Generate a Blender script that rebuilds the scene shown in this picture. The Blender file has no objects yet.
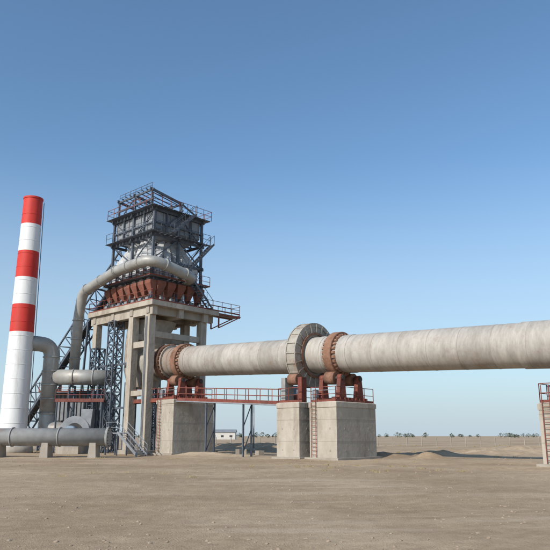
import bpy, math, random
from mathutils import Vector, Matrix, noise
random.seed(7)
scene = bpy.context.scene
V = Vector

# ---------------------------------------------------------------- materials
def mat(name, c1, c2, scale=1.0, rough=0.8, metal=0.0, bump=0.3, detail=8, stretch=(1,1,1), dist=0.05,
        c3=None, c3scale=0.4, c3lo=0.55, c3hi=0.7, spec=0.3):
    m = bpy.data.materials.new(name); m.use_nodes = True
    nt = m.node_tree; N = nt.nodes; L = nt.links
    b = N['Principled BSDF']
    tc = N.new('ShaderNodeTexCoord'); mp = N.new('ShaderNodeMapping')
    mp.inputs['Scale'].default_value = stretch
    L.new(tc.outputs['Object'], mp.inputs['Vector'])
    n1 = N.new('ShaderNodeTexNoise'); n1.inputs['Scale'].default_value = scale
    n1.inputs['Detail'].default_value = detail; n1.inputs['Roughness'].default_value = 0.65
    L.new(mp.outputs[0], n1.inputs['Vector'])
    r = N.new('ShaderNodeValToRGB')
    r.color_ramp.elements[0].position = 0.33; r.color_ramp.elements[1].position = 0.67
    r.color_ramp.elements[0].color = (*c1, 1); r.color_ramp.elements[1].color = (*c2, 1)
    L.new(n1.outputs['Fac'], r.inputs['Fac'])
    out = r.outputs['Color']
    if c3:
        n3 = N.new('ShaderNodeTexNoise'); n3.inputs['Scale'].default_value = c3scale
        n3.inputs['Detail'].default_value = 9; n3.inputs['Roughness'].default_value = 0.7
        L.new(mp.outputs[0], n3.inputs['Vector'])
        mr = N.new('ShaderNodeMapRange'); mr.inputs[1].default_value = c3lo; mr.inputs[2].default_value = c3hi
        L.new(n3.outputs['Fac'], mr.inputs[0])
        mx = N.new('ShaderNodeMixRGB'); mx.inputs[2].default_value = (*c3, 1)
        L.new(mr.outputs[0], mx.inputs[0]); L.new(out, mx.inputs[1]); out = mx.outputs[0]
    L.new(out, b.inputs['Base Color'])
    b.inputs['Roughness'].default_value = rough; b.inputs['Metallic'].default_value = metal
    b.inputs['Specular IOR Level'].default_value = spec
    if bump:
        n2 = N.new('ShaderNodeTexNoise'); n2.inputs['Scale'].default_value = scale*4; n2.inputs['Detail'].default_value = 6
        L.new(tc.outputs['Object'], n2.inputs['Vector'])
        bp = N.new('ShaderNodeBump'); bp.inputs['Strength'].default_value = bump; bp.inputs['Distance'].default_value = dist
        L.new(n2.outputs['Fac'], bp.inputs['Height']); L.new(bp.outputs[0], b.inputs['Normal'])
    return m

M_conc = mat('concrete', (.33,.285,.23), (.45,.40,.335), 0.9, .9, 0, .5, stretch=(1,1,.35), c3=(.22,.175,.135), c3scale=.7, c3lo=.52, c3hi=.74)
M_conc2 = mat('concrete_dark', (.27,.235,.195), (.38,.335,.28), 0.9, .9, 0, .4, stretch=(1,1,.35))
M_steel = mat('dark_painted_steel', (.065,.078,.10), (.12,.135,.16), 1.5, .6, .0, .15)
M_steelg = mat('grey_steel', (.19,.20,.215), (.29,.30,.315), 1.2, .6, .05, .15, c3=(.18,.12,.09), c3lo=.58, c3hi=.8)
M_silver = mat('duct_steel', (.30,.295,.275), (.42,.41,.385), 0.8, .5, .2, .2, c3=(.25,.19,.15), c3scale=.5, c3lo=.52, c3hi=.78)
M_galv = mat('galvanised_sheet', (.38,.385,.39), (.52,.525,.53), 1.5, .5, .1, .2, c3=(.24,.20,.17), c3scale=.8, c3lo=.55, c3hi=.75)
M_pipe = mat('grey_pipe_paint', (.22,.22,.215), (.32,.315,.30), 0.7, .65, .05, .2, c3=(.19,.13,.10), c3scale=.5, c3lo=.54, c3hi=.78)
M_red = mat('red_oxide_paint', (.15,.04,.03), (.23,.075,.05), 1.5, .7, 0, .2, c3=(.09,.045,.035))
M_hop = mat('hopper_red_oxide', (.19,.065,.045), (.27,.11,.075), 1.2, .75, 0, .2, c3=(.12,.08,.065), c3scale=.9, c3lo=.5, c3hi=.7)
M_rust = mat('rust', (.19,.095,.06), (.30,.17,.115), 2.2, .9, 0, .5, c3=(.12,.065,.045))
M_gear = mat('gear_guard_steel', (.30,.275,.235), (.41,.375,.325), 1.5, .7, .05, .3, c3=(.25,.16,.11), c3scale=.8, c3lo=.50, c3hi=.72)
M_dark = mat('machine_dark', (.03,.03,.03), (.07,.065,.06), 2, .6, 0, .2)
M_white = mat('white_stack_paint', (.68,.68,.67), (.79,.79,.78), 0.6, .6, 0, .1, stretch=(1,1,.2), c3=(.47,.44,.40), c3scale=1.4, c3lo=.52, c3hi=.8)
M_stackred = mat('red_stack_paint', (.50,.03,.022), (.62,.055,.04), 0.6, .6, 0, .1, stretch=(1,1,.2), c3=(.36,.05,.04), c3scale=1.4, c3lo=.52, c3hi=.8)
M_blue = mat('blue_cladding', (.20,.27,.36), (.26,.33,.42), 1, .6, 0, .1)
M_wall = mat('plaster_wall', (.50,.48,.44), (.60,.57,.53), 1, .9, 0, .2)

# kiln shell material (plate-by-plate tint, streaks along the circumference)
def kiln_mat():
    m = bpy.data.materials.new('kiln_shell_steel'); m.use_nodes = True
    nt = m.node_tree; N = nt.nodes; L = nt.links; b = N['Principled BSDF']
    tc = N.new('ShaderNodeTexCoord'); sp = N.new('ShaderNodeSeparateXYZ'); L.new(tc.outputs['Object'], sp.inputs[0])
    dv = N.new('ShaderNodeMath'); dv.operation='DIVIDE'; dv.inputs[1].default_value=2.3; L.new(sp.outputs['Z'], dv.inputs[0])
    fl = N.new('ShaderNodeMath'); fl.operation='FLOOR'; L.new(dv.outputs[0], fl.inputs[0])
    wn = N.new('ShaderNodeTexWhiteNoise'); wn.noise_dimensions='1D'; L.new(fl.outputs[0], wn.inputs['W'])
    mp = N.new('ShaderNodeMapping'); mp.inputs['Scale'].default_value=(.6,.6,2.2); L.new(tc.outputs['Object'], mp.inputs[0])
    n1 = N.new('ShaderNodeTexNoise'); n1.inputs['Scale'].default_value=.9; n1.inputs['Detail'].default_value=12; n1.inputs['Roughness'].default_value=.75
    L.new(mp.outputs[0], n1.inputs['Vector'])
    r = N.new('ShaderNodeValToRGB'); e=r.color_ramp.elements
    e[0].position=.33; e[0].color=(.28,.25,.215,1); e[1].position=.64; e[1].color=(.455,.42,.375,1)
    L.new(n1.outputs['Fac'], r.inputs[0])
    ml = N.new('ShaderNodeMapRange'); ml.inputs[3].default_value=.86; ml.inputs[4].default_value=1.08; L.new(wn.outputs['Value'], ml.inputs[0])
    mx = N.new('ShaderNodeMixRGB'); mx.blend_type='MULTIPLY'; mx.inputs[0].default_value=1
    L.new(r.outputs[0], mx.inputs[1]); L.new(ml.outputs[0], mx.inputs[2])
    n2 = N.new('ShaderNodeTexNoise'); n2.inputs['Scale'].default_value=.55; n2.inputs['Detail'].default_value=10; n2.inputs['Roughness'].default_value=.75
    L.new(tc.outputs['Object'], n2.inputs['Vector'])
    mr = N.new('ShaderNodeMapRange'); mr.inputs[1].default_value=.53; mr.inputs[2].default_value=.80; L.new(n2.outputs['Fac'], mr.inputs[0])
    me = N.new('ShaderNodeMapRange'); me.inputs[1].default_value=1.5; me.inputs[2].default_value=-3.5; me.inputs[3].default_value=0; me.inputs[4].default_value=.5
    L.new(sp.outputs['Z'], me.inputs[0])
    ad = N.new('ShaderNodeMath'); ad.use_clamp=True; L.new(mr.outputs[0], ad.inputs[0]); L.new(me.outputs[0], ad.inputs[1])
    m2 = N.new('ShaderNodeMixRGB'); m2.inputs[2].default_value=(.25,.17,.125,1); L.new(ad.outputs[0], m2.inputs[0]); L.new(mx.outputs[0], m2.inputs[1])
    fr = N.new('ShaderNodeMath'); fr.operation='FRACT'; L.new(dv.outputs[0], fr.inputs[0])
    lt = N.new('ShaderNodeMath'); lt.operation='LESS_THAN'; lt.inputs[1].default_value=.02; L.new(fr.outputs[0], lt.inputs[0])
    hl = N.new('ShaderNodeMath'); hl.operation='MULTIPLY'; hl.inputs[1].default_value=.3; L.new(lt.outputs[0], hl.inputs[0])
    m3 = N.new('ShaderNodeMixRGB'); m3.inputs[2].default_value=(.17,.12,.09,1); L.new(hl.outputs[0], m3.inputs[0]); L.new(m2.outputs[0], m3.inputs[1])
    L.new(m3.outputs[0], b.inputs['Base Color'])
    b.inputs['Roughness'].default_value=.68; b.inputs['Metallic'].default_value=.05
    n4 = N.new('ShaderNodeTexNoise'); n4.inputs['Scale'].default_value=1.3; n4.inputs['Detail'].default_value=5; L.new(tc.outputs['Object'], n4.inputs['Vector'])
    bp = N.new('ShaderNodeBump'); bp.inputs['Strength'].default_value=.35; bp.inputs['Distance'].default_value=.04
    L.new(n4.outputs['Fac'], bp.inputs['Height']); L.new(bp.outputs[0], b.inputs['Normal'])
    return m
M_kiln = kiln_mat()

# ---------------------------------------------------------------- mesh builder
class MB:
    def __init__(s): s.v=[]; s.f=[]; s.sm=[]; s.mi=[]; s.mats=[]
    def m(s, mt):
        if mt not in s.mats: s.mats.append(mt)
        return s.mats.index(mt)
    def add(s, vs, fs, mt, smooth=False):
        o=len(s.v); s.v+= [tuple(p) for p in vs]; k=s.m(mt)
        for i,f in enumerate(fs):
            s.f.append([o+j for j in f]); s.mi.append(k)
            s.sm.append(smooth if isinstance(smooth,bool) else smooth[i])
    def hexa(s, b4, t4, mt):
        s.add(list(b4)+list(t4), [(3,2,1,0),(4,5,6,7),(0,1,5,4),(1,2,6,5),(2,3,7,6),(3,0,4,7)], mt)
    def beam(s, a, b, w, h=None, mt=None, up=V((0,0,1))):
        h = h or w; a=V(a); b=V(b); d=(b-a)
        if d.length<1e-5: return
        d.normalize()
        if abs(d.dot(up))>.98: up=V(AX)
        x=d.cross(up).normalized(); y=x.cross(d).normalized()
        x*=w/2; y*=h/2
        s.hexa([a-x-y,a+x-y,a+x+y,a-x+y],[b-x-y,b+x-y,b+x+y,b-x+y],mt)
    def box(s, s0,s1,n0,n1,z0,z1,mt, K=None):
        K = K or KP
        s.hexa([K(s0,n0,z0),K(s1,n0,z0),K(s1,n1,z0),K(s0,n1,z0)],[K(s0,n0,z1),K(s1,n0,z1),K(s1,n1,z1),K(s0,n1,z1)],mt)
    def cyl(s, a, b, r0, r1=None, mt=None, n=24, cap=True):
        r1 = r0 if r1 is None else r1; a=V(a); b=V(b); d=(b-a).normalized()
        up=V((0,0,1)) if abs(d.z)<.95 else V((1,0,0))
        x=d.cross(up).normalized(); y=x.cross(d)
        vs=[]
        for c,r in ((a,r0),(b,r1)):
            for i in range(n):
                t=2*math.pi*i/n; vs.append(c+x*(r*math.cos(t))+y*(r*math.sin(t)))
        fs=[(i,(i+1)%n,n+(i+1)%n,n+i) for i in range(n)]; sm=[True]*n
        if cap: fs+=[tuple(range(n))[::-1], tuple(range(n,2*n))]; sm+=[False,False]
        s.add(vs,fs,mt,sm)
    def tube(s, pts, r, mt, n=20, cap=True):
        pts=[V(p) for p in pts]; x=None; vs=[]
        for i,p in enumerate(pts):
            d=(pts[min(i+1,len(pts)-1)]-pts[max(i-1,0)]).normalized()
            if x is None:
                up=V((0,0,1)) if abs(d.z)<.9 else V((1,0,0)); x=d.cross(up).normalized()
            else: x=(x-d*x.dot(d)).normalized()
            y=x.cross(d)
            for k in range(n):
                t=2*math.pi*k/n; vs.append(p+x*(r*math.cos(t))+y*(r*math.sin(t)))
        fs=[]; sm=[]
        for i in range(len(pts)-1):
            for k in range(n):
                fs.append((i*n+k,i*n+(k+1)%n,(i+1)*n+(k+1)%n,(i+1)*n+k)); sm.append(True)
        if cap:
            fs+=[tuple(range(n))[::-1], tuple(range((len(pts)-1)*n,len(pts)*n))]; sm+=[False,False]
        s.add(vs,fs,mt,sm)
    def lathe(s, prof, o, ax, mt, n=64):
        o=V(o); d=V(ax).normalized(); up=V((0,0,1)) if abs(d.z)<.95 else V((1,0,0))
        x=d.cross(up).normalized(); y=x.cross(d)
        for (r0,t0),(r1,t1) in zip(prof,prof[1:]):
            vs=[]
            for r,t in ((r0,t0),(r1,t1)):
                for i in range(n):
                    a=2*math.pi*i/n; vs.append(o+d*t+x*(r*math.cos(a))+y*(r*math.sin(a)))
            s.add(vs,[(i,(i+1)%n,n+(i+1)%n,n+i) for i in range(n)],mt,abs(t1-t0)>abs(r1-r0))
    def rail(s, pts, mt, h=1.1, w=.05, step=1.5, mid=2, toe=True):
        for a,b in zip(pts,pts[1:]):
            a=V(a); b=V(b); L=(b-a).length; k=max(1,round(L/step))
            for i in range(k+1):
                p=a.lerp(b,i/k); s.beam(p,p+V((0,0,h)),w,w,mt)
            for j in range(1,mid+1):
                z=V((0,0,h*j/mid)); s.beam(a+z,b+z,w,w,mt)
            if toe: s.beam(a+V((0,0,.08)),b+V((0,0,.08)),.02,.15,mt)
    def obj(s, name, parent=None, mw=None, fix=True):
        me=bpy.data.meshes.new(name); me.from_pydata(s.v,[],s.f)
        for mt in s.mats: me.materials.append(mt)
        me.polygons.foreach_set('material_index',s.mi); me.polygons.foreach_set('use_smooth',s.sm)
        me.update()
        if fix:
            import bmesh
            bm=bmesh.new(); bm.from_mesh(me); bmesh.ops.recalc_face_normals(bm,faces=bm.faces); bm.to_mesh(me); bm.free()
        o=bpy.data.objects.new(name,me); scene.collection.objects.link(o)
        if parent: o.parent=parent
        if mw is not None: o.matrix_world=mw
        return o
def empty(name):
    e=bpy.data.objects.new(name,None); e.empty_display_size=.5; scene.collection.objects.link(e); return e
def fillet(pts, r, k=8):
    pts=[V(p) for p in pts]; out=[pts[0]]
    for a,b,c in zip(pts,pts[1:],pts[2:]):
        u=(a-b).normalized(); w=(c-b).normalized()
        ang=math.acos(max(-1,min(1,u.dot(w)))); t=r/math.tan(ang/2)
        t=min(t,(a-b).length*.49,(c-b).length*.49); p0=b+u*t; p1=b+w*t
        for i in range(k+1):
            q=i/k; out.append(p0*(1-q)**2+b*2*q*(1-q)+p1*q*q)
    out.append(pts[-1]); return out

# plant axes: s runs along the kiln (downhill, towards the right), n across it
AX=(.7374,-.6754,0); NX=(.6754,.7374,0)
def KP(s,n,z): return V((-7.3+s*AX[0]+n*NX[0], 62+s*AX[1]+n*NX[1], z))
def WP(x,y,z): return V((x,y,z))
SL=.046
def axz(s): return 8.8-SL*s
dk=V((AX[0],AX[1],-SL)).normalized()

# ---------------------------------------------------------------- rotary kiln
kiln=empty('rotary_kiln')
ex=V(NX).normalized(); ez=dk; ey=ez.cross(ex).normalized()
MW=Matrix(((ex.x,ey.x,ez.x,-7.3),(ex.y,ey.y,ez.y,62),(ex.z,ey.z,ez.z,8.8),(0,0,0,1)))
b=MB()
R=1.46
prof=[(0,-6.6),(R,-6.6),(R,31.6),(R+.05,31.62),(R+.05,44),(0,44)]
b.lathe(prof,(0,0,0),(0,0,1),M_kiln,96)
for s0 in [2.3*i for i in range(-2,19)]:
    b.lathe([(R,s0-.03),(R+.012,s0-.02),(R+.012,s0+.04),(R,s0+.05)],(0,0,0),(0,0,1),M_kiln,96)
for s0 in (-3.6,-1.1,15.6,18.2):
    b.lathe([(R,s0-.25),(R+.03,s0-.25),(R+.03,s0+.25),(R,s0+.25)],(0,0,0),(0,0,1),M_kiln,96)
b.obj('shell',kiln,MW,fix=False)
def tyre(s0,w=.7,ro=1.76):
    b=MB()
    b.lathe([(R+.09,s0-w/2),(ro-.04,s0-w/2),(ro,s0-w/2+.04),(ro,s0+w/2-.04),(ro-.04,s0+w/2),(R+.09,s0+w/2)],(0,0,0),(0,0,1),M_rust,96)
    for i in range(28):
        a=2*math.pi*i/28; c,sn=math.cos(a),math.sin(a)
        for q in (-1,1):
            z0=s0+q*(w/2+.12)
            p=V((c*(R+.08),sn*(R+.08),z0)); 
            b.beam(p-V((0,0,.11)),p+V((0,0,.11)),.18,.12,M_rust,up=V((c,sn,0)))
        p=V((c*(R+.05),sn*(R+.05),s0)); b.beam(p-V((0,0,.62)),p+V((0,0,.62)),.22,.07,M_rust,up=V((c,sn,0)))
    b.obj('riding_ring',kiln,MW,fix=False)
for s0 in (-2.1,16.9,34.6): tyre(s0)
# girth gear guard
b=MB(); g0,g1=13.5,14.4; GR=2.58
b.lathe([(R+.02,g0),(GR,g0),(GR,g1),(R+.02,g1)],(0,0,0),(0,0,1),M_gear,72)
b.lathe([(GR-.25,g0-.06),(GR+.07,g0-.06),(GR+.07,g0+.02),(GR-.25,g0+.02)],(0,0,0),(0,0,1),M_gear,72)
b.lathe([(GR-.25,g1-.02),(GR+.07,g1-.02),(GR+.07,g1+.06),(GR-.25,g1+.06)],(0,0,0),(0,0,1),M_gear,72)
b.lathe([(1.68,g0-.12),(1.86,g0-.12),(1.86,g1+.12),(1.68,g1+.12)],(0,0,0),(0,0,1),M_rust,72)
for i in range(20):
    a=2*math.pi*i/20; c,sn=math.cos(a),math.sin(a); r=V((c,sn,0))
    for z in (g0-.05,g1+.05): b.beam(r*1.86+V((0,0,z)),r*(GR-.02)+V((0,0,z)),.09,.1,M_gear,up=V((0,0,1)))
    b.beam(r*(GR+.03)+V((0,0,g0)),r*(GR+.03)+V((0,0,g1)),.1,.08,M_gear,up=r)
b.obj('girth_gear_guard',kiln,MW)
# feed-end seal
b=MB()
b.lathe([(R,-5.0),(1.8,-5.0),(1.85,-4.9),(1.85,-4.45),(1.75,-4.4),(R,-4.4)],(0,0,0),(0,0,1),M_rust,72)
b.lathe([(R+.01,-4.2),(1.68,-4.2),(1.68,-4.05),(R+.01,-4.05)],(0,0,0),(0,0,1),M_gear,72)
for i in range(24):
    a=2*math.pi*i/24; r=V((math.cos(a),math.sin(a),0)); b.beam(r*1.62+V((0,0,-4.4)),r*1.62+V((0,0,-4.1)),.1,.1,M_rust,up=r)
b.obj('feed_end_seal',kiln,MW)

def roller_station(s0, ztop, tag):
    b=MB(); za=axz(s0)
    rr=.5; ca=math.radians(30); dist=1.76+rr
    for q in (-1,1):
        n=q*dist*math.sin(ca); z=za-dist*math.cos(ca)
        b.cyl(KP(s0-.45,n,z+.022),KP(s0+.45,n,z-.022),rr,mt=M_rust,n=32)
        b.cyl(KP(s0-1.15,n,z+.05),KP(s0+1.15,n,z-.05),.15,mt=M_dark,n=16)
        for t in (-.85,.85):
            b.hexa([KP(s0+t-.18,n-.45,ztop+.35),KP(s0+t+.18,n-.45,ztop+.35),KP(s0+t+.18,n+.45,ztop+.35),KP(s0+t-.18,n+.45,ztop+.35)],
                   [KP(s0+t-.18,n-.24,z),KP(s0+t+.18,n-.24,z),KP(s0+t+.18,n+.24,z),KP(s0+t-.18,n+.24,z)],M_red)
            b.cyl(KP(s0+t-.2,n,z),KP(s0+t+.2,n,z),.27,mt=M_red,n=20)
            b.cyl(KP(s0+t+math.copysign(.2,t),n,z),KP(s0+t+math.copysign(.27,t),n,z),.2,mt=M_dark,n=16)
    for t in (-.85,.85):
        b.box(s0+t-.16,s0+t+.16,-2.1,2.1,ztop+.003,ztop+.35,M_red)
        for k in range(9):
            n=-2.0+k*.5; b.box(s0+t-.24,s0+t+.24,n-.02,n+.02,ztop+.004,ztop+.33,M_red)
    for n in (-1.8,0,1.8): b.box(s0-.69,s0+.69,n-.15,n+.15,ztop+.05,ztop+.28,M_red)
    b.beam(KP(s0-1.1,-1.9,ztop+.9),KP(s0+1.1,-1.9,ztop+.9),.04,.04,M_steelg)
    b.box(s0-1.15,s0-.75,-2.15,-1.85,ztop+.004,ztop+.95,M_steelg)
    b.obj(tag,kiln)
roller_station(-2.1,5.1,'support_rollers_1'); roller_station(16.9,4.22,'support_rollers_2'); roller_station(34.6,3.6,'support_rollers_3')
# drive: pinion, gearbox, motor
b=MB(); zt=4.25
b.cyl(KP(13.5,-2.1,6.1),KP(14.4,-2.1,6.05),.45,mt=M_rust,n=24); b.cyl(KP(12.9,-2.1,6.1),KP(14.9,-2.1,6.05),.12,mt=M_dark)
b.box(14.5,14.9,-2.4,-1.8,zt+.003,6.2,M_red)
b.box(12.95,13.38,-2.6,-1.6,zt+.2,6.2,M_pipe); b.box(12.9,13.42,-2.7,-1.5,zt+.003,zt+.2,M_red)
b.cyl(KP(13.15,-1.2,5.3),KP(13.15,-.1,5.3),.36,mt=M_blue,n=20)
b.box(12.95,13.38,-1.15,-.2,zt+.003,4.98,M_red)
b.obj('kiln_drive',kiln)

# ---------------------------------------------------------------- piers
def pier(blocks, rails, ztop):
    b=MB()
    for (s0,s1,n0,n1,z0,z1) in blocks:
        c=.06
        b.box(s0,s1,n0,n1,z0,z1-c,M_conc)
        b.hexa([KP(s0,n0,z1-c),KP(s1,n0,z1-c),KP(s1,n1,z1-c),KP(s0,n1,z1-c)],[KP(s0+c,n0+c,z1),KP(s1-c,n0+c,z1),KP(s1-c,n1-c,z1),KP(s0+c,n1-c,z1)],M_conc)
        for z in (z0+1.6,z0+3.2,z0+4.8):
            if z<z1-.5:
                b.box(s0-.012,s1+.012,n0-.012,n1+.012,z,z+.025,M_conc2)
        b.box(s0-.05,s1+.05,n0-.05,n1+.05,z1-.42,z1-.07,M_conc)
        for i in range(2):
            for j in range(3):
                z=z0+.9+j*1.6
                if z<z1-.6:
                    s_=s0+(s1-s0)*(.25+.5*i); b.box(s_-.06,s_+.06,n0-.018,n0-.002,z,z+.12,M_conc2)
                    n_=n0+(n1-n0)*(.2+.6*i); b.box(s1+.002,s1+.018,n_-.06,n_+.06,z,z+.12,M_conc2)
        b.box(s0-.3,s1+.3,n0-.3,n1+.3,z0-.3,.14,M_conc2)
    for r in rails: b.rail([KP(*p) for p in r],M_red,step=1.1,w=.045)
    # access ladder on the near face
    s0,s1,n0=blocks[-1][0],blocks[-1][1],blocks[-1][2]
    for q in (-.22,.22): b.beam(KP(s0+.5+q,n0-.15,.1),KP(s0+.5+q,n0-.15,ztop+1.0),.04,.04,M_red)
    for i in range(int(ztop/.3)): b.beam(KP(s0+.28,n0-.15,.35+i*.3),KP(s0+.72,n0-.15,.35+i*.3),.03,.03,M_red)
    return b.obj('concrete_pier')
pier([(-3.35,-.8,-2.35,2.65,-.3,5.1)],[[(-3.3,2.4,5.1),(-3.3,-2.3,5.1),(-.9,-2.3,5.1)],[(-.9,2.5,5.1),(-.9,1.2,5.1)]],5.1)
pier([(12.8,15.1,-2.95,1.6,-.3,4.25),(15.75,18.3,-2.5,2.6,-.3,4.22)],[[(12.9,1.5,4.25),(12.9,-2.87,4.25),(15.0,-2.87,4.25)],[(15.85,-2.42,4.22),(18.2,-2.42,4.22),(18.2,2.5,4.22)]],4.22)
pier([(33.0,36.2,-2.5,2.6,-.3,3.6)],[[(33.1,2.5,3.6),(33.1,-2.42,3.6),(36.1,-2.42,3.6)]],3.6)

# ---------------------------------------------------------------- catwalks
b=MB()
ca0,ca1=-.8,12.8
def cw(s,n): 
    t=(s-ca0)/(ca1-ca0); return KP(s,n,4.95-.8*t)
for n in (-2.0,-1.0):
    b.beam(cw(ca0,n),cw(ca1,n),.1,.22,M_red)
    b.rail([cw(ca0+.05,n)+V((0,0,.12)),cw(ca1-.05,n)+V((0,0,.12))],M_red,step=1.4,w=.045)
for i in range(28):
    s=ca0+(ca1-ca0)*(i+.5)/28; b.beam(cw(s,-2.0),cw(s,-1.0),.42,.04,M_steel)
for s in (3.4,8.1):
    for n in (-2.0,-1.0):
        p=cw(s,n); b.beam(V((p.x,p.y,-.1)),p,.13,.13,M_steel)
    p=cw(s,-2.0);q=cw(s,-1.0)
    for z in (0.3,2.4): b.beam(V((p.x,p.y,z)),V((q.x,q.y,z+2)),.06,.06,M_steel)
b.beam(cw(ca0,-2.12)-V((0,0,.05)),cw(ca1,-2.12)-V((0,0,.05)),.12,.1,M_steelg)   # cable tray
b.obj('catwalk')
b=MB()
for n in (-2.3,-1.3): 
    b.beam(KP(-3.35,n,5.0),KP(-8.5,n,5.0),.1,.22,M_red); b.rail([KP(-3.4,n,5.12),KP(-8.5,n,5.12)],M_red,step=1.4,w=.045)
for i in range(10): b.beam(KP(-3.7-i*.5,-2.3,5.02),KP(-3.7-i*.5,-1.3,5.02),.46,.04,M_steel)
b.obj('catwalk')

# ---------------------------------------------------------------- preheater tower
T=empty('preheater_tower')
b=MB()
S0,S1=-3.8,-15.6; Nn,Nf=-3.1,5.9
DZ=15.0; cwid=.38
for s in (-4.8,-7.6):
    for n in (-2.5,4.3):
        b.box(s-cwid,s+cwid,n-cwid,n+cwid,-.2,13.6,M_conc)
        b.box(s-.8,s+.8,n-.8,n+.8,-.2,.35,M_conc2)
for n in (-2.5,4.3): 
    b.box(-7.6+cwid,-4.8-cwid,n-.2,n+.2,10.4,11.0,M_conc)
    b.box(-7.6+cwid,-4.8-cwid,n-.2,n+.2,5.6,6.1,M_conc)
b.box(-14.8,-14.1,-2.8,-2.1,11,13.6,M_conc)
for s in (-4.8,-7.6): 
    b.box(s-.2,s+.2,-2.5+cwid,4.3-cwid,11.4,12.0,M_conc)
for n in (-2.5,.9,4.3): b.box(S1+.3,S0-.3,n-.3,n+.3,13.6,14.5,M_conc)
for s in (-4.8,-7.6,-11.0,-14.5): b.box(s-.25,s+.25,Nn+.2,Nf-.2,13.75,14.5,M_conc2)
b.box(S1,S0,Nn,Nf,14.503,15.0,M_conc)
b.obj('concrete_frame',T)
b=MB()
b.rail([KP(S1+.1,Nf-.1,DZ),KP(S1+.1,Nn+.08,DZ),KP(S0-.08,Nn+.08,DZ),KP(S0-.08,9.1,DZ)],M_red,step=1.4,w=.045)
b.box(-5.2,S0,Nf+.01,9.2,14.72,14.85,M_steelg)
for s in (S0-.05,-5.1):
    b.beam(KP(s,Nf,14.7),KP(s,9.1,14.7),.12,.2,M_red); b.beam(KP(s,Nf,13.2),KP(s,8.9,14.65),.1,.1,M_red); b.beam(KP(s,Nf,13.2),KP(s,Nf,14.4),.12,.12,M_red)
b.rail([KP(-5.15,Nf,DZ-.15),KP(-5.15,9.1,DZ-.15),KP(S0-.08,9.1,DZ-.15)],M_red,step=1.2,w=.045)
b.obj('deck_railing',T)
# lattice legs below the deck
b=MB()
def lattice(b,s,n,z0,z1,w,mt,step=1.2,cw=.13,bw=.07):
    c=[(s-w/2,n-w/2),(s+w/2,n-w/2),(s+w/2,n+w/2),(s-w/2,n+w/2)]
    for q in c: b.beam(KP(*q,z0),KP(*q,z1),cw,cw,mt)
    k=round((z1-z0)/step)
    for i in range(k):
        za=z0+(z1-z0)*i/k; zb=z0+(z1-z0)*(i+1)/k
        for j in range(4):
            p,q=c[j],c[(j+1)%4]
            b.beam(KP(*p,za),KP(*q,zb),bw,bw,mt); b.beam(KP(*q,za),KP(*p,zb),bw,bw,mt); b.beam(KP(*p,zb),KP(*q,zb),bw,bw,mt)
lattice(b,-10.9,-2.4,0,13.6,1.15,M_steel); lattice(b,-14.2,-2.4,0,11,1.1,M_steel); lattice(b,-12.5,3.9,0,13.6,1.15,M_steel)
for z in (4.5,9):
    b.beam(KP(-10.9,-2.4,z),KP(-14.2,-2.4,z),.16,.2,M_steel); b.beam(KP(-10.9,-2.4,z),KP(-7.9,-2.4,z),.16,.2,M_steel)
b.beam(KP(-11.4,-2.4,4.5),KP(-13.8,-2.4,9),.1,.1,M_steel); b.beam(KP(-13.8,-2.4,4.5),KP(-11.4,-2.4,9),.1,.1,M_steel)
# conduits down the concrete leg
for o in (0,.12,.24): b.beam(KP(-4.8-.2+o,-2.93,.2),KP(-4.8-.2+o,-2.93,13.4),.05,.05,M_steelg)
b.obj('lattice_legs',T)

# upper steel frame
US0,US1,UN0,UN1=-5.0,-12.3,-2.4,4.1
ss=[US0,(US0+US1)/2,US1]; nn=[UN0,(UN0+UN1)/2,UN1]
b=MB()
LV=[15.0,17.4,19.6,22.2,25.0]
for s in ss:
    for n in nn:
        if s==ss[1] and n==nn[1]: continue
        b.beam(KP(s,n,15.0),KP(s,n,25.0),.24,.24,M_steel)
for z in LV[1:]:
    for n in (nn if z>22 else (nn[0],nn[2])): b.beam(KP(US0+.35,n,z),KP(US1-.35,n,z),.16,.28,M_steel)
    for s in (ss if z>22 else (ss[0],ss[2])): b.beam(KP(s,UN0-.35,z),KP(s,UN1+.35,z),.16,.28,M_steel)
    if z>22:
        for i in range(1,6):
            s=US0+(US1-US0)*i/6
            if i!=3: b.beam(KP(s,UN0,z-.02),KP(s,UN1,z-.02),.1,.18,M_steel)
for z in (23.6,):
    b.beam(KP(US0,UN0,z),KP(US1,UN0,z),.1,.16,M_steel); b.beam(KP(US0,UN0,z),KP(US0,UN1,z),.1,.16,M_steel); b.beam(KP(US1,UN0,z),KP(US1,UN1,z),.1,.16,M_steel); b.beam(KP(US0,UN1,z),KP(US1,UN1,z),.1,.16,M_steel)
for f in (.25,.75):
    s=US0+(US1-US0)*f; n=UN0+(UN1-UN0)*f
    for q in (UN0,UN1): b.beam(KP(s,q,22.2),KP(s,q,25),.13,.13,M_steel)
    for q in (US0,US1): b.beam(KP(q,n,22.2),KP(q,n,25),.13,.13,M_steel)
def brace(b,p,q,za,zb,w=.1,kind='x'):
    if kind in 'x/': b.beam(KP(*p,za),KP(*q,zb),w,w,M_steel)
    if kind in 'x\\': b.beam(KP(*q,za),KP(*p,zb),w,w,M_steel)
for (za,zb,k) in ((17.4,19.6,'x'),(19.6,22.2,'x'),(22.2,25.0,'x')):
    for i in (0,1):
        if za>19: brace(b,(ss[i],UN0),(ss[i+1],UN0),za,zb,kind='/' if i else '\\')
        brace(b,(ss[i],UN1),(ss[i+1],UN1),za,zb,kind=k)
        if za>19: brace(b,(US0,nn[i]),(US0,nn[i+1]),za,zb,kind='\\' if i else '/')
        brace(b,(US1,nn[i]),(US1,nn[i+1]),za,zb,kind=k)
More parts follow.
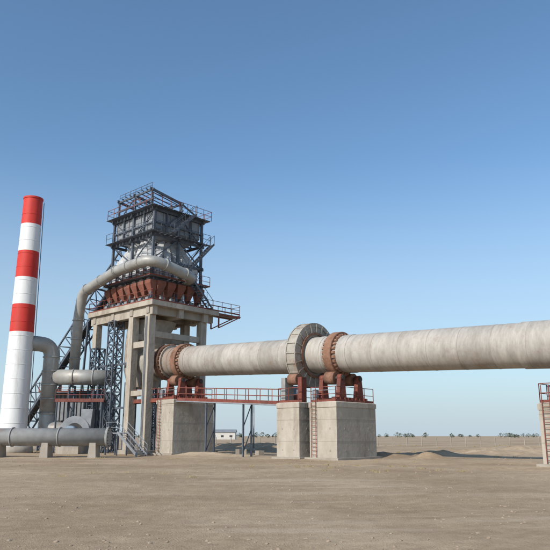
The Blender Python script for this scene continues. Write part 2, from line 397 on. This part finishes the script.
# top housing frame
t0,t1,m0,m1=-5.6,-11.6,-2.4,1.6
for s in (t0,(t0+t1)/2,t1):
    for n in (m0,m1): b.beam(KP(s,n,25.0),KP(s,n,27.3 if n==m0 else 26.7),.18,.18,M_steel)
    b.beam(KP(s,m0-.3,27.35),KP(s,m1+.3,26.65),.14,.2,M_steel)
for n,z in ((m0,27.3),(m1,26.7),(m0,26.2),(m1,25.9)): b.beam(KP(t0+.3,n,z),KP(t1-.3,n,z),.14,.2,M_steel)
b.beam(KP(t0,m0,25),KP((t0+t1)/2,m0,27.2),.09,.09,M_steel); b.beam(KP(t1,m0,25),KP((t0+t1)/2,m0,27.2),.09,.09,M_steel)
b.beam(KP(t0,m0,25),KP(t0,m1,26.6),.09,.09,M_steel)
for i in range(9):
    s=t0+(t1-t0)*i/8; b.beam(KP(s,m0-.3,27.5),KP(s,m1+.3,26.8),.08,.08,M_steel)
for s in (-5.4,-8.0): b.beam(KP(s,m1,26.6),KP(s,UN1+.5,25.3),.12,.16,M_steel)
for z in (17.4,22.2,25.0):
    for i in range(14):
        sa=US0+.6+(US1-US0-1.2)*i/14; sb=sa+(US1-US0-1.2)/14*.86
        b.box(sb,sa,UN0-.8,UN0-.05,z+.16,z+.2,M_steel)
        if z>24: b.box(sb,sa,UN0,UN1+.7,z+.16,z+.2,M_steel)
    for i in range(12):
        na=UN0-.7+(UN1-UN0+1.4)*i/12; nb=na+(UN1-UN0+1.4)/12*.86
        b.box(US0+.05,US0+.75,na,nb,z+.165,z+.205,M_steel)
b.obj('steel_frame',T)
b=MB()
for z,mt in ((17.6,M_red),(22.4,M_steel),(25.2,M_red)):
    b.rail([KP(US1-.3,UN0-.78,z),KP(US0+.74,UN0-.78,z),KP(US0+.74,UN1+.75,z)],mt,step=1.2,w=.04,toe=z<18)
b.rail([KP(US0+.74,UN1+.75,25.2),KP(US1-.3,UN1+.75,25.2),KP(US1-.3,UN0-.78,25.2)],M_red,step=1.2,w=.04,toe=False)
b.rail([KP(t1,m0,27.5),KP(t0,m0,27.5)],M_steel,h=.6,step=1.0,w=.04,toe=False)
b.obj('frame_railings',T)
b=MB()
for za,zb,na,nb in ((15.0,17.5,4.6,2.0),(17.6,22.3,.2,4.6),(22.35,25.1,-1,2.0)):
    for s in (-4.1,-3.4):
        b.beam(KP(s,na,za),KP(s,nb,zb),.05,.2,M_steel); b.beam(KP(s,na,za+1),KP(s,nb,zb+1),.04,.04,M_steel)
        for k in range(4): 
            t=k/3; b.beam(KP(s,na+(nb-na)*t,za+(zb-za)*t),KP(s,na+(nb-na)*t,za+(zb-za)*t+1),.04,.04,M_steel)
    k_=int((zb-za)/.25)
    for k in range(k_):
        t=(k+.5)/k_; b.beam(KP(-4.1,na+(nb-na)*t,za+(zb-za)*t),KP(-3.4,na+(nb-na)*t,za+(zb-za)*t),.24,.03,M_steel)
b.obj('stairs',T)
# feed bin, charging chutes, preheater body
b=MB(); cs,cn=-8.6,.85
def ring(cs,cn,r,z,k=8,rn=None): 
    rn=rn or r
    return [KP(cs+r*math.cos(2*math.pi*(i+.5)/k),cn+rn*math.sin(2*math.pi*(i+.5)/k),z) for i in range(k)]
def loft(b,rings,mt,cap=True):
    k=len(rings[0]); vs=[p for r in rings for p in r]; fs=[]
    for j in range(len(rings)-1):
        for i in range(k): fs.append((j*k+i,j*k+(i+1)%k,(j+1)*k+(i+1)%k,(j+1)*k+i))
    if cap: fs+=[tuple(range(k)),tuple(range((len(rings)-1)*k,len(rings)*k))]
    b.add(vs,fs,mt)
def sq(a,c,z): return [KP(cs-a,cn-c,z),KP(cs+a,cn-c,z),KP(cs+a,cn+c,z),KP(cs-a,cn+c,z)]
loft(b,[sq(1.6,1.4,21.4),sq(3.45,3.1,23.0),sq(3.45,3.1,24.85)],M_steelg)
for i in range(7):
    s=cs-3.3+6.6*i/6; b.box(s-.05,s+.05,cn-3.2,cn-3.102,23.05,24.8,M_steelg)
    n=cn-2.9+5.8*i/6; b.box(cs+3.452,cs+3.55,n-.05,n+.05,23.05,24.8,M_steelg)
loft(b,[ring(cs,cn,3.0,15.05,12),ring(cs,cn,3.1,17.2,12),ring(cs,cn,3.1,18.4,12),ring(cs,cn,2.0,19.3,12)],M_silver)
def chute(p,q,w,mt):
    p=V(p);q=V(q); b.beam(p,q,w,w*.8,mt)
    d=(q-p)
    for k in range(1,5):
        c=p+d*(k/5); u=d.normalized()*.03; b.beam(c-u,c+u,w+.12,w*.8+.12,mt)
for k in range(6):
    s=-5.5-k*1.25
    t=KP(cs+(s-cs)*.45,UN0+1.3,22.1); m_=KP(s,UN0+.25,19.6)
    chute(t,m_,.72,M_galv); chute(m_,KP(s,UN0+.25,17.4),.72,M_galv)
for k in range(5):
    n=-1.5+k*1.2
    t=KP(US0-1.5,cn+(n-cn)*.45,22.1); m_=KP(US0-.3,n,19.6)
    chute(t,m_,.72,M_galv); chute(m_,KP(US0-.3,n,17.4),.72,M_galv)
b.obj('feed_bin_and_chutes',T)
# hydraulic feed hoppers around the body
b=MB()
def hop(s,n,ws,wn,z1,z0,off):
    os_,on=off
    T4=[KP(s-ws,n-wn,z1),KP(s+ws,n-wn,z1),KP(s+ws,n+wn,z1),KP(s-ws,n+wn,z1)]
    B4=[KP(s+os_-ws*.3,n+on-wn*.3,z0),KP(s+os_+ws*.3,n+on-wn*.3,z0),KP(s+os_+ws*.3,n+on+wn*.3,z0),KP(s+os_-ws*.3,n+on+wn*.3,z0)]
    b.hexa(B4,T4,M_hop)
    M4=[p+V((0,0,.35)) for p in T4]; b.hexa([p+V((0,0,.002)) for p in T4],M4,M_hop)
for k in range(7):
    s=-5.1-k*1.22; hop(s,UN0-.05,.5,.4,16.9,15.5,(0,.3))
    b.cyl(KP(s,Nn+.3,15.35),KP(s,UN0+.3,16.0),.1,mt=M_dark,n=8); b.box(s-.25,s+.25,Nn+.2,Nn+.5,15.003,15.5,M_steelg)
for k in range(5):
    n=-1.5+k*1.3; hop(US0+.2,n,.4,.52,16.9,15.5,(-.3,0))
    b.cyl(KP(S0-.4,n,15.35),KP(US0-.2,n,16.0),.1,mt=M_dark,n=8); b.box(S0-.7,S0-.4,n-.25,n+.25,15.003,15.5,M_steelg)
b.obj('feed_hoppers',T)
b=MB()
loft(b,[ring(-9.0,0,1.6,6.6,12),ring(-9.0,0,2.1,8.5,12),ring(-9.0,0,2.1,11.2,12),ring(-8.6,.6,2.6,13.55,12)],M_gear)
b.cyl(KP(-6.4,0,9.1),KP(-8.6,0,9.1),1.85,mt=M_gear,n=32)
for s in (-10.2,-8.4):
    for n in (-1.3,1.3): b.beam(KP(s,n,0),KP(s,n,7.2),.22,.22,M_steel)
b.beam(KP(-10.2,-1.3,.5),KP(-8.4,-1.3,6.5),.1,.1,M_steel); b.beam(KP(-8.4,-1.3,.5),KP(-10.2,-1.3,6.5),.1,.1,M_steel)
b.obj('kiln_inlet_hood',T)

# ---------------------------------------------------------------- exhaust ducts
def flanges(b,path,r,mt,step=3.0):
    for a,c in zip(path,path[1:]):
        d=(c-a)
        if d.length<2: continue
        k=int(d.length//step)+1; u=d.normalized()
        for j in range(k+1):
            p=a+d*(j/k); b.cyl(p-u*.05,p+u*.05,r+.08,mt=mt,n=24)
b=MB()
path=fillet([KP(-6,2.2,17.9),KP(-3.3,1.8,17.9),KP(-3.2,-3.9,18.9),KP(-9,-4.0,18.6),KP(-15.6,-3.9,17.3),KP(-16.5,-3.7,14.5),KP(-16.7,-3.7,7.9)],1.7,8)
b.tube(path,.56,M_silver,24)
flanges(b,path,.56,M_silver)
for s in (-9,-13): b.beam(KP(s,-4.0,18.0 if s>-10 else 17.3),KP(s,UN0,17.3),.12,.12,M_steel)
b.obj('preheater_exhaust_duct')
b=MB()
b.tube([V((-17.3,69.0,7.8)),V((-23.6,68.4,7.8))],.82,M_silver,28); 
flanges(b,[V((-17.3,69.0,7.8)),V((-23.6,68.4,7.8))],.82,M_silver,2.2)
p2=fillet([V((-23.9,68.3,4.0)),V((-23.9,68.3,11.2)),V((-26.0,66.3,11.2))],1.3,8)
b.tube(p2,.8,M_silver,28); flanges(b,p2,.8,M_silver,1.8)
p3=fillet([V((-23.9,68.3,4.8)),V((-23.9,68.3,2.4)),V((-20.5,68.0,2.2))],1.0,8); b.tube(p3,.78,M_silver,28)
for x in (-18.6,-21.6):
    for y in (67.9,69.7): b.beam((x,y,-.1),(x,y,6.9),.18,.18,M_steel)
    b.beam((x,67.7,6.85),(x,69.9,6.85),.16,.22,M_steel)
    b.beam((x,67.9,.5),(x,69.7,6.5),.08,.08,M_steel); b.beam((x,69.7,.5),(x,67.9,6.5),.08,.08,M_steel)
b.beam((-18.6,67.9,5.2),(-21.6,67.9,5.2),.12,.16,M_steel); b.beam((-18.6,67.9,.4),(-21.6,67.9,5),.08,.08,M_steel); b.beam((-21.6,67.9,.4),(-18.6,67.9,5),.08,.08,M_steel)
for i in range(12): b.box(-22.6+i*.42,-22.6+i*.42+.37,66.6,67.8,5.28,5.32,M_steel,WP)
b.beam((-22.6,66.65,5.2),(-17.6,66.65,5.2),.1,.16,M_red); b.rail([V((-22.6,66.65,5.3)),V((-17.6,66.65,5.3))],M_red,step=1.2,w=.045)
for x in (-22.4,-17.8): b.beam((x,66.7,-.1),(x,66.7,5.2),.13,.13,M_steel)
b.obj('flue_duct')
# fan + motor
b=MB()
b.cyl((-20.4,66.6,2.2),(-20.4,68.4,2.2),1.5,mt=M_steelg,n=32); b.cyl((-20.4,66.5,2.2),(-20.4,66.6,2.2),.8,mt=M_dark,n=24)
b.hexa([V((-19.7,66.8,2.2)),V((-18.9,66.8,2.2)),V((-18.9,68.2,2.2)),V((-19.7,68.2,2.2))],[V((-19.9,66.8,4.4)),V((-18.7,66.8,4.4)),V((-18.7,68.2,4.4)),V((-19.9,68.2,4.4))],M_steelg)
b.cyl((-20.4,65.0,2.2),(-20.4,66.2,2.2),.5,mt=M_blue,n=20); b.cyl((-20.4,66.1,2.2),(-20.4,66.7,2.2),.12,mt=M_dark)
b.box(-21.5,-19.3,64.6,68.4,-.2,.7,M_conc,WP); b.box(-20.8,-20.0,65.0,66.2,.7,1.75,M_steel,WP)
b.obj('exhaust_fan')
# large ground pipe in front
b=MB()
pa,pb=V((-34,55.5,1.62)),V((-13.9,54.6,1.62))
b.tube([pa,pb],.72,M_pipe,32); flanges(b,[pa,pb],.72,M_pipe,5.0)
b.cyl(pb,pb+V((.14,0,0)),.84,mt=M_pipe,n=32)
for i in range(16):
    a=2*math.pi*i/16; p=pb+V((.14,.76*math.cos(a),.76*math.sin(a))); b.cyl(p,p+V((.07,0,0)),.04,mt=M_dark,n=6)
for i in range(5):
    x=-31+i*4.0; y=55.4-.045*(x+31)
    b.hexa([V((x-.35,y-.7,-.15)),V((x+.35,y-.7,-.15)),V((x+.35,y+.7,-.15)),V((x-.35,y+.7,-.15))],[V((x-.25,y-.6,1.15)),V((x+.25,y-.6,1.15)),V((x+.25,y+.6,1.15)),V((x-.25,y+.6,1.15))],M_conc2)
b.obj('ground_pipe')

# ---------------------------------------------------------------- chimney
b=MB(); cx,cy=-26.4,66.0; H=27.0; r0,r1=1.38,.98
def rz(z): return r0+(r1-r0)*z/H
bands=[(0.0,12.2,M_white),(12.2,15.1,M_stackred),(15.1,18.0,M_white),(18.0,20.9,M_stackred),(20.9,23.9,M_white),(23.9,27.0,M_stackred)]
for za,zb,mt in bands: b.cyl((cx,cy,za),(cx,cy,zb),rz(za),rz(zb),mt,48,cap=False)
b.lathe([(rz(H),0),(rz(H)+.06,0),(rz(H)+.06,-.18),(rz(H),-.2)],(cx,cy,H),(0,0,1),M_stackred,48)
b.cyl((cx,cy,H-.3),(cx,cy,H-.25),r1-.02,mt=M_dark,n=32)
for z in [1.47*i for i in range(1,18)]:
    b.cyl((cx,cy,z-.02),(cx,cy,z+.02),rz(z)+.015,mt=[m for a,c,m in bands if a<=z<c][0],n=48)
b.cyl((cx,cy,-.2),(cx,cy,.7),2.1,2.0,M_conc,32)
def lp(z,o): 
    d=V((.9,.43,0)); t=V((-.43,.9,0)); return V((cx,cy,z))+d*(rz(z)+.15)+t*o
for o in (-.2,.2):
    for i in range(9): b.beam(lp(1+i*2.85,o),lp(1+(i+1)*2.85,o),.035,.035,M_steelg)
for i in range(84):
    z=1.2+i*.305; b.beam(lp(z,-.2),lp(z,.2),.025,.025,M_steelg)
b.obj('striped_chimney')

# ---------------------------------------------------------------- dust collector
D=empty('dust_collector'); b=MB()
x0,x1,y0,y1=-26.5,-19.0,73.5,77.5
xs=[x0+(x1-x0)*i/3 for i in range(4)]
for x in xs:
    for y in (y0,y1): b.beam((x,y,-.1),(x,y,3.2),.22,.22,M_steel)
for i in range(3):
    b.beam((xs[i],y0,.2),(xs[i+1],y0,3.0),.09,.09,M_steel); b.beam((xs[i+1],y0,.2),(xs[i],y0,3.0),.09,.09,M_steel)
    a,c=xs[i]+.05,xs[i+1]-.05; mx_=(a+c)/2; my=(y0+y1)/2
    b.hexa([V((mx_-.3,my-.3,1.2)),V((mx_+.3,my-.3,1.2)),V((mx_+.3,my+.3,1.2)),V((mx_-.3,my+.3,1.2))],[V((a,y0,3.4)),V((c,y0,3.4)),V((c,y1,3.4)),V((a,y1,3.4))],M_steelg)
b.box(x0,x1,y0,y1,3.403,6.4,M_steelg,WP)
for i in range(16):
    x=x0+(x1-x0)*(i+.5)/16; b.box(x-.06,x+.06,y0-.12,y0-.003,3.45,6.35,M_steelg,WP)
b.box(x0-.1,x1+.1,y0-1.0,y1+.1,6.403,6.5,M_steel,WP)
b.rail([V((x0,y0-.95,6.5)),V((x1,y0-.95,6.5))],M_red,step=1.2)
b.obj('filter_housing',D)

# ---------------------------------------------------------------- inclined conveyor gallery
b=MB()
pA=V((-32.5,82,.3)); pB=KP(-13.0,1.0,21.5); dirv=(pB-pA).normalized(); side=dirv.cross(V((0,0,1))).normalized(); upv=side.cross(dirv).normalized()
Lg=(pB-pA).length; k=20
ch=[(-.9,0),(.9,0),(.9,2.0),(-.9,2.0)]
def gp(i,c): return pA+dirv*(Lg*i/k)+side*c[0]+upv*c[1]
for c in ch: b.beam(gp(0,c),gp(k,c),.16,.16,M_steel)
for i in range(k):
    for c0,c1 in ((ch[0],ch[3]),(ch[1],ch[2])):
        b.beam(gp(i,c0),gp(i,c1),.09,.09,M_steel); b.beam(gp(i,c0 if i%2 else c1),gp(i+1,c1 if i%2 else c0),.09,.09,M_steel)
    b.beam(gp(i,ch[0]),gp(i,ch[1]),.09,.09,M_steel); b.beam(gp(i,ch[2]),gp(i,ch[3]),.09,.09,M_steel); b.beam(gp(i,ch[0]),gp(i+1,ch[1]),.07,.07,M_steel)
b.beam(pA+upv*.5,pB+upv*.5,.9,.12,M_dark,up=upv)
for f in (.35,.68):
    p=pA+dirv*Lg*f
    for q in (-1,1): b.beam(V((p.x,p.y,-.1))+side*1.6*q,p+side*.9*q,.2,.2,M_steel)
    b.beam(V((p.x,p.y,.2))+side*1.5,p-side*.9,.1,.1,M_steel); b.beam(V((p.x,p.y,.2))-side*1.5,p+side*.9,.1,.1,M_steel)
b.obj('conveyor_gallery')

# ---------------------------------------------------------------- access stair at tower foot
b=MB()
sa=V((-11.6,57.6,0.02)); sb=V((-14.0,60.2,2.0)); d=(sb-sa); sd=V((d.y,-d.x,0)).normalized()*.5
for q in (-1,1):
    b.beam(sa+sd*q,sb+sd*q,.06,.25,M_steelg); b.rail([sa+sd*q,sb+sd*q],M_steelg,h=.95,toe=False,w=.04)
for i in range(12):
    p=sa.lerp(sb,(i+.5)/12); b.beam(p-sd,p+sd,.26,.04,M_steelg)
top=[sb+sd,sb-sd,sb-sd+V((-1.4,1.4,0)),sb+sd+V((-1.4,1.4,0))]
b.hexa([p-V((0,0,.1)) for p in top],top,M_steelg)
for p in top: b.beam(V((p.x,p.y,-.1)),p-V((0,0,.1)),.1,.1,M_steel)
b.rail([top[1],top[2]],M_steelg,h=.95,toe=False,w=.04)
b.obj('access_stair')

# ---------------------------------------------------------------- lamp post, fence, shed, rubble
def lamp(x,y,h):
    b=MB(); b.cyl((x,y,-.1),(x,y,h),.09,.05,M_steelg,10)
    b.tube(fillet([V((x,y,h-.05)),V((x,y,h+.5)),V((x+1.2,y,h+.7))],.4,5),.035,M_steelg,8)
    b.hexa([V((x+1.1,y-.12,h+.6)),V((x+1.7,y-.12,h+.62)),V((x+1.7,y+.12,h+.62)),V((x+1.1,y+.12,h+.6))],[V((x+1.15,y-.06,h+.74)),V((x+1.6,y-.06,h+.74)),V((x+1.6,y+.06,h+.74)),V((x+1.15,y+.06,h+.74))],M_steelg)
    b.cyl((x,y,-.1),(x,y,.35),.22,.16,M_conc,12)
    b.obj('lamp_post')
lamp(-2.4,74,4.9)
b=MB()
for i in range(61):
    x=-60+i*2.5; b.beam((x,112,-.1),(x,112,1.5),.1,.1,M_conc2)
for z in (.4,.85,1.35): b.beam((-60,112,z),(90,112,z),.02,.02,M_steel)
b.obj('wire_fence')
def shed(x,y,w,dp,h,wall,roof):
    E=empty('storage_shed'); b=MB()
    b.box(x,x+w,y,y+dp,-.2,h,wall,WP)
    b.obj('walls',E); b=MB(); g=.9
    vs=[V((x-.4,y-.4,h+.003)),V((x+w+.4,y-.4,h+.003)),V((x+w+.4,y+dp+.4,h+.003)),V((x-.4,y+dp+.4,h+.003)),V((x-.4,y+dp/2,h+g+.6)),V((x+w+.4,y+dp/2,h+g+.6))]
    b.add(vs,[(0,1,5,4),(2,3,4,5),(1,2,5),(3,0,4),(3,2,1,0)],roof); b.obj('roof',E)
    b=MB(); k=int(w//4)
    for i in range(k):
        xx=x+(i+.5)*w/k
        if i==k//2: b.box(xx-.9,xx+.9,y-.05,y-.004,0,2.3,M_dark,WP)
        else: b.box(xx-.7,xx+.7,y-.05,y-.004,1.1,2.1,M_dark,WP)
    b.obj('windows_and_door',E)
shed(-46,330,26,10,3.5,M_wall,M_steelg)
b=MB()
for (x,y,w,d_,h,a) in ((-3.2,62,1.0,.6,.5,.1),(-1.4,60.5,.6,.6,.4,.6)):
    c,s_=math.cos(a),math.sin(a)
    q=[V((x+c*u*w/2-s_*v*d_/2,y+s_*u*w/2+c*v*d_/2,0)) for u,v in ((-1,-1),(1,-1),(1,1),(-1,1))]
    b.hexa([p-V((0,0,.1)) for p in q],[p+V((0,0,h)) for p in q],M_conc2)
b.obj('concrete_blocks')

# ---------------------------------------------------------------- ground
def track(x,y):   # shallow wheel ruts of a haul road crossing in front of the piers
    h=0
    for c0,sl,amp,f in ((33,.10,1.2,.11),(42,-.05,.9,.08)):
        yc=c0+sl*x+amp*math.sin(x*f)
        for o in (-.95,.95):
            q=(y-yc-o)/.28
            if abs(q)<3: h-=.055*math.exp(-q*q)
            q=(abs(y-yc-o)-.5)/.2
            if abs(q)<3: h+=.025*math.exp(-q*q)
    return h
def gh(x,y):
    h=noise.noise(V((x*.05,y*.05,0)))*.16+noise.noise(V((x*.22,y*.22,3)))*.07
    if y<60: h+=noise.noise(V((x*1.1,y*1.1,7)))*.03
    def mound(cx,cy,rx,ry,a):
        q=((x-cx)/rx)**2+((y-cy)/ry)**2
        return a*math.exp(-q*2)*(1+.5*noise.noise(V((x*.5,y*.5,5)))+.3*noise.noise(V((x*1.4,y*1.4,8)))) if q<4 else 0
    h+=mound(24,62,12,5,.7)+mound(4,78,10,4,.8)+mound(-4,92,14,5,.8)+mound(-30,50,6,3,.5)+mound(40,78,16,8,1.0)+mound(-6,57.5,5,1.6,.35)+mound(8,54,4,1.5,.4)+mound(14,57,3,2,.5)+mound(11.5,49.5,1.6,1.0,.45)
    h+=track(x,y)
    if math.hypot(x,y)<9: h*=.3
    if y>130: h*=max(0,1-(y-130)/60)
    return h-.02
def coords(lo,hi,step,far):
    a=[]; v=lo
    while v<hi: a.append(v); v+=step
    a.append(hi); d=step; l=lo; r=hi; L_=[]; R_=[]
    while l>-far: d*=1.35; l-=d; r+=d; L_.append(l); R_.append(r)
    return L_[::-1]+a+R_
gx=coords(-45,45,.35,6000); gy=coords(5,95,.22,6000)
vs=[(x,y,gh(x,y)) for y in gy for x in gx]; nx=len(gx)
fs=[(j*nx+i,j*nx+i+1,(j+1)*nx+i+1,(j+1)*nx+i) for j in range(len(gy)-1) for i in range(nx-1)]
me=bpy.data.meshes.new('ground'); me.from_pydata(vs,[],fs); me.polygons.foreach_set('use_smooth',[True]*len(fs)); me.update()
G=bpy.data.objects.new('ground',me); scene.collection.objects.link(G)
m=bpy.data.materials.new('dry_soil'); m.use_nodes=True; nt=m.node_tree; N=nt.nodes; LK=nt.links; bs=N['Principled BSDF']
tc=N.new('ShaderNodeTexCoord')
def nz(sc,de,ro,vec=None,st=None):
    n=N.new('ShaderNodeTexNoise'); n.inputs['Scale'].default_value=sc; n.inputs['Detail'].default_value=de; n.inputs['Roughness'].default_value=ro
    if st:
        mp=N.new('ShaderNodeMapping'); mp.inputs['Scale'].default_value=st[0]; mp.inputs['Rotation'].default_value=(0,0,st[1]); LK.new(tc.outputs['Object'],mp.inputs[0]); LK.new(mp.outputs[0],n.inputs['Vector'])
    else: LK.new(tc.outputs['Object'],n.inputs['Vector'])
    return n
def ramp(n,p0,c0,p1,c1):
    r=N.new('ShaderNodeValToRGB'); e=r.color_ramp.elements; e[0].position=p0; e[0].color=c0; e[1].position=p1; e[1].color=c1; LK.new(n,r.inputs[0]); return r.outputs[0]
def mixc(f,a,b_,mode='MIX'):
    x=N.new('ShaderNodeMixRGB'); x.blend_type=mode
    if isinstance(f,(int,float)): x.inputs[0].default_value=f
    else: LK.new(f,x.inputs[0])
    for k_,q in ((1,a),(2,b_)):
        if isinstance(q,tuple): x.inputs[k_].default_value=q
        else: LK.new(q,x.inputs[k_])
    return x.outputs[0]
base=ramp(nz(.12,8,.6).outputs[0],.38,(.37,.27,.175,1),.62,(.50,.385,.265,1))
fine=ramp(nz(2.5,12,.75).outputs[0],.3,(.70,.68,.66,1),.7,(1.1,1.1,1.1,1))
c=mixc(1.0,base,fine,'MULTIPLY')
tr=ramp(nz(.6,6,.6,st=((.12,1.6,1),.1)).outputs[0],.50,(0,0,0,1),.62,(1,1,1,1))
msk=mixc(1.0,tr,ramp(nz(.07,3,.5).outputs[0],.45,(0,0,0,1),.6,(.6,.6,.6,1)),'MULTIPLY')
c=mixc(msk,c,(.57,.46,.335,1))
gr=ramp(nz(14,6,.8).outputs[0],.58,(0,0,0,1),.68,(.5,.5,.5,1)); c=mixc(gr,c,(.24,.18,.125,1))
dk_=ramp(nz(.35,8,.65).outputs[0],.53,(0,0,0,1),.70,(.6,.6,.6,1)); c=mixc(dk_,c,(.27,.195,.13,1))
LK.new(c,bs.inputs['Base Color']); bs.inputs['Roughness'].default_value=.95; bs.inputs['Specular IOR Level'].default_value=.1
ad=N.new('ShaderNodeMath'); LK.new(nz(3,10,.7).outputs[0],ad.inputs[0]); LK.new(nz(22,4,.7).outputs[0],ad.inputs[1])
bp=N.new('ShaderNodeBump'); bp.inputs['Strength'].default_value=.7; bp.inputs['Distance'].default_value=.06; LK.new(ad.outputs[0],bp.inputs['Height']); LK.new(bp.outputs[0],bs.inputs['Normal'])
me.materials.append(m)

M_stone=mat('field_stone',(.24,.18,.13),(.38,.30,.22),3,.95,0,.3)
b=MB()
base_v=[V(p).normalized() for p in ((1,0,0),(0,1,0),(-1,0,0),(0,-1,0),(0,0,1),(1,1,1),(-1,1,1),(-1,-1,1),(1,-1,1),(1,1,-.6),(-1,1,-.6),(-1,-1,-.6),(1,-1,-.6))]
SF=[(4,5,6),(4,6,7),(4,7,8),(4,8,5),(5,0,9),(5,9,1),(6,5,1),(6,1,10),(6,10,2),(7,6,2),(7,2,11),(7,11,3),(8,7,3),(8,3,12),(8,12,0),(5,8,0)]
for i in range(6500):
    y=10+ (random.random()**1.6)*75; x=random.uniform(-.5,.5)*(y*1.05+4)
    if noise.noise(V((x*.15,y*.15,9)))<random.uniform(-.35,.25): continue
    r=.010+.035*random.random()**4+(.05*random.random() if random.random()<.01 else 0)
    r*=1+max(0,y-25)/40
    z=gh(x,y); a=random.random()*6.28; sx,sy,sz=random.uniform(.8,1.4),random.uniform(.7,1.1),random.uniform(.4,.75)
    pts=[]
    for p0 in base_v:
        p=p0*r*random.uniform(.85,1.15); p=V((p.x*sx,p.y*sy,p.z*sz))
        pts.append((x+p.x*math.cos(a)-p.y*math.sin(a),y+p.x*math.sin(a)+p.y*math.cos(a),z+r*.1+p.z))
    b.add(pts,SF,M_stone)
b.obj('gravel',fix=False)
M_grass=mat('dry_grass',(.24,.19,.09),(.38,.31,.17),6,.9,0,0)
b=MB()
for i in range(420):
    y=26+random.random()**1.0*100; x=random.uniform(-.5,.5)*(y*1.1)
    if noise.noise(V((x*.09,y*.09,21)))<.08: continue
    z=gh(x,y); sc=random.uniform(.5,1)
    for k_ in range(26):
        a=random.random()*6.28; h=random.uniform(.04,.17)*sc*(1 if y<60 else 1.6); l=random.uniform(.02,.16)*sc; w=.006*(1+y/25)
        px,py=x+random.gauss(0,.12),y+random.gauss(0,.12)
        b.add([(px-w,py,z-.02),(px+w,py,z-.02),(px+l*math.cos(a),py+l*math.sin(a),z+h)],[(0,1,2)],M_grass)
b.obj('dry_grass',fix=False)
M_leaf=mat('distant_foliage',(.08,.095,.06),(.12,.13,.09),.3,.9,0,0)
M_bark=mat('bark',(.08,.06,.045),(.14,.11,.08),2,.9,0,0)
b=MB()
x=-560
while x<600:
    x+=random.uniform(3,9) if noise.noise(V((x*.012,0,2)))>-.15 else random.uniform(12,30)
    y=random.uniform(680,900); h=random.uniform(2.5,6.0); w=h*random.uniform(.5,.9)
    b.cyl((x,y,-.3),(x,y,h*.6),.25,.1,M_bark,6,cap=False)
    for k_ in range(60):
        t=random.random(); th=random.random()*6.28; rr=w*math.sqrt(random.random())*math.sin(math.pi*(.15+.8*t))
        cx_,cy_,cz=x+rr*math.cos(th),y+rr*math.sin(th),h*(.1+.9*t)
        q=random.uniform(.3,.7); a=V((random.gauss(0,1),random.gauss(0,1),random.gauss(0,1))).normalized()*q; c_=a.orthogonal().normalized()*q
        o=V((cx_,cy_,cz)); b.add([o-a,o+c_,o+a,o-c_],[(0,1,2,3)],M_leaf)
b.obj('distant_tree_line',fix=False)

# ---------------------------------------------------------------- light, sky, camera
el,az=math.radians(34),math.radians(-140)   # azimuth from +Y towards +X : behind-left of the camera
sv=V((math.sin(az)*math.cos(el),math.cos(az)*math.cos(el),math.sin(el)))
sun=bpy.data.lights.new('sun','SUN'); sun.energy=4.3; sun.angle=math.radians(.53); sun.color=(1,.94,.86)
so=bpy.data.objects.new('sun',sun); scene.collection.objects.link(so); so.rotation_euler=sv.to_track_quat('Z','Y').to_euler()
w=bpy.data.worlds.new('World'); scene.world=w; w.use_nodes=True; nt=w.node_tree
sk=nt.nodes.new('ShaderNodeTexSky'); sk.sky_type='NISHITA'; sk.sun_disc=False; sk.sun_elevation=el; sk.sun_rotation=az%(2*math.pi)
sk.air_density=1.0; sk.dust_density=1.0; sk.ozone_density=1.5
# ground haze: blends the sky towards a pale blue-grey dust layer near the horizon
tcw=nt.nodes.new('ShaderNodeTexCoord'); sx=nt.nodes.new('ShaderNodeSeparateXYZ'); nt.links.new(tcw.outputs['Generated'],sx.inputs[0])
tint=nt.nodes.new('ShaderNodeMixRGB'); tint.blend_type='MULTIPLY'; tint.inputs[0].default_value=1; tint.inputs[2].default_value=(.86,1.06,1.14,1)
nt.links.new(sk.outputs[0],tint.inputs[1])
rw=nt.nodes.new('ShaderNodeValToRGB'); rw.color_ramp.interpolation='EASE'; e=rw.color_ramp.elements
e[0].position=0.0; e[0].color=(.92,.92,.92,1); e[1].position=.42; e[1].color=(0,0,0,1)
e2=rw.color_ramp.elements.new(.12); e2.color=(.55,.55,.55,1)
nt.links.new(sx.outputs['Z'],rw.inputs[0])
hz=nt.nodes.new('ShaderNodeMixRGB'); hz.inputs[2].default_value=(3.55,4.25,4.85,1)
nt.links.new(rw.outputs[0],hz.inputs[0]); nt.links.new(tint.outputs[0],hz.inputs[1])
bg=nt.nodes['Background']; nt.links.new(hz.outputs[0],bg.inputs[0]); bg.inputs[1].default_value=.15
cam=bpy.data.cameras.new('camera'); co=bpy.data.objects.new('camera',cam); scene.collection.objects.link(co)
co.location=(0,0,1.7); co.rotation_euler=(math.radians(90+12.85),0,0)
cam.lens=36*640/550; cam.sensor_width=36; cam.shift_y=15/550; cam.clip_end=20000; cam.clip_start=.1
scene.camera=co
scene.view_settings.view_transform='Standard'; scene.view_settings.look='None'; scene.view_settings.exposure=0
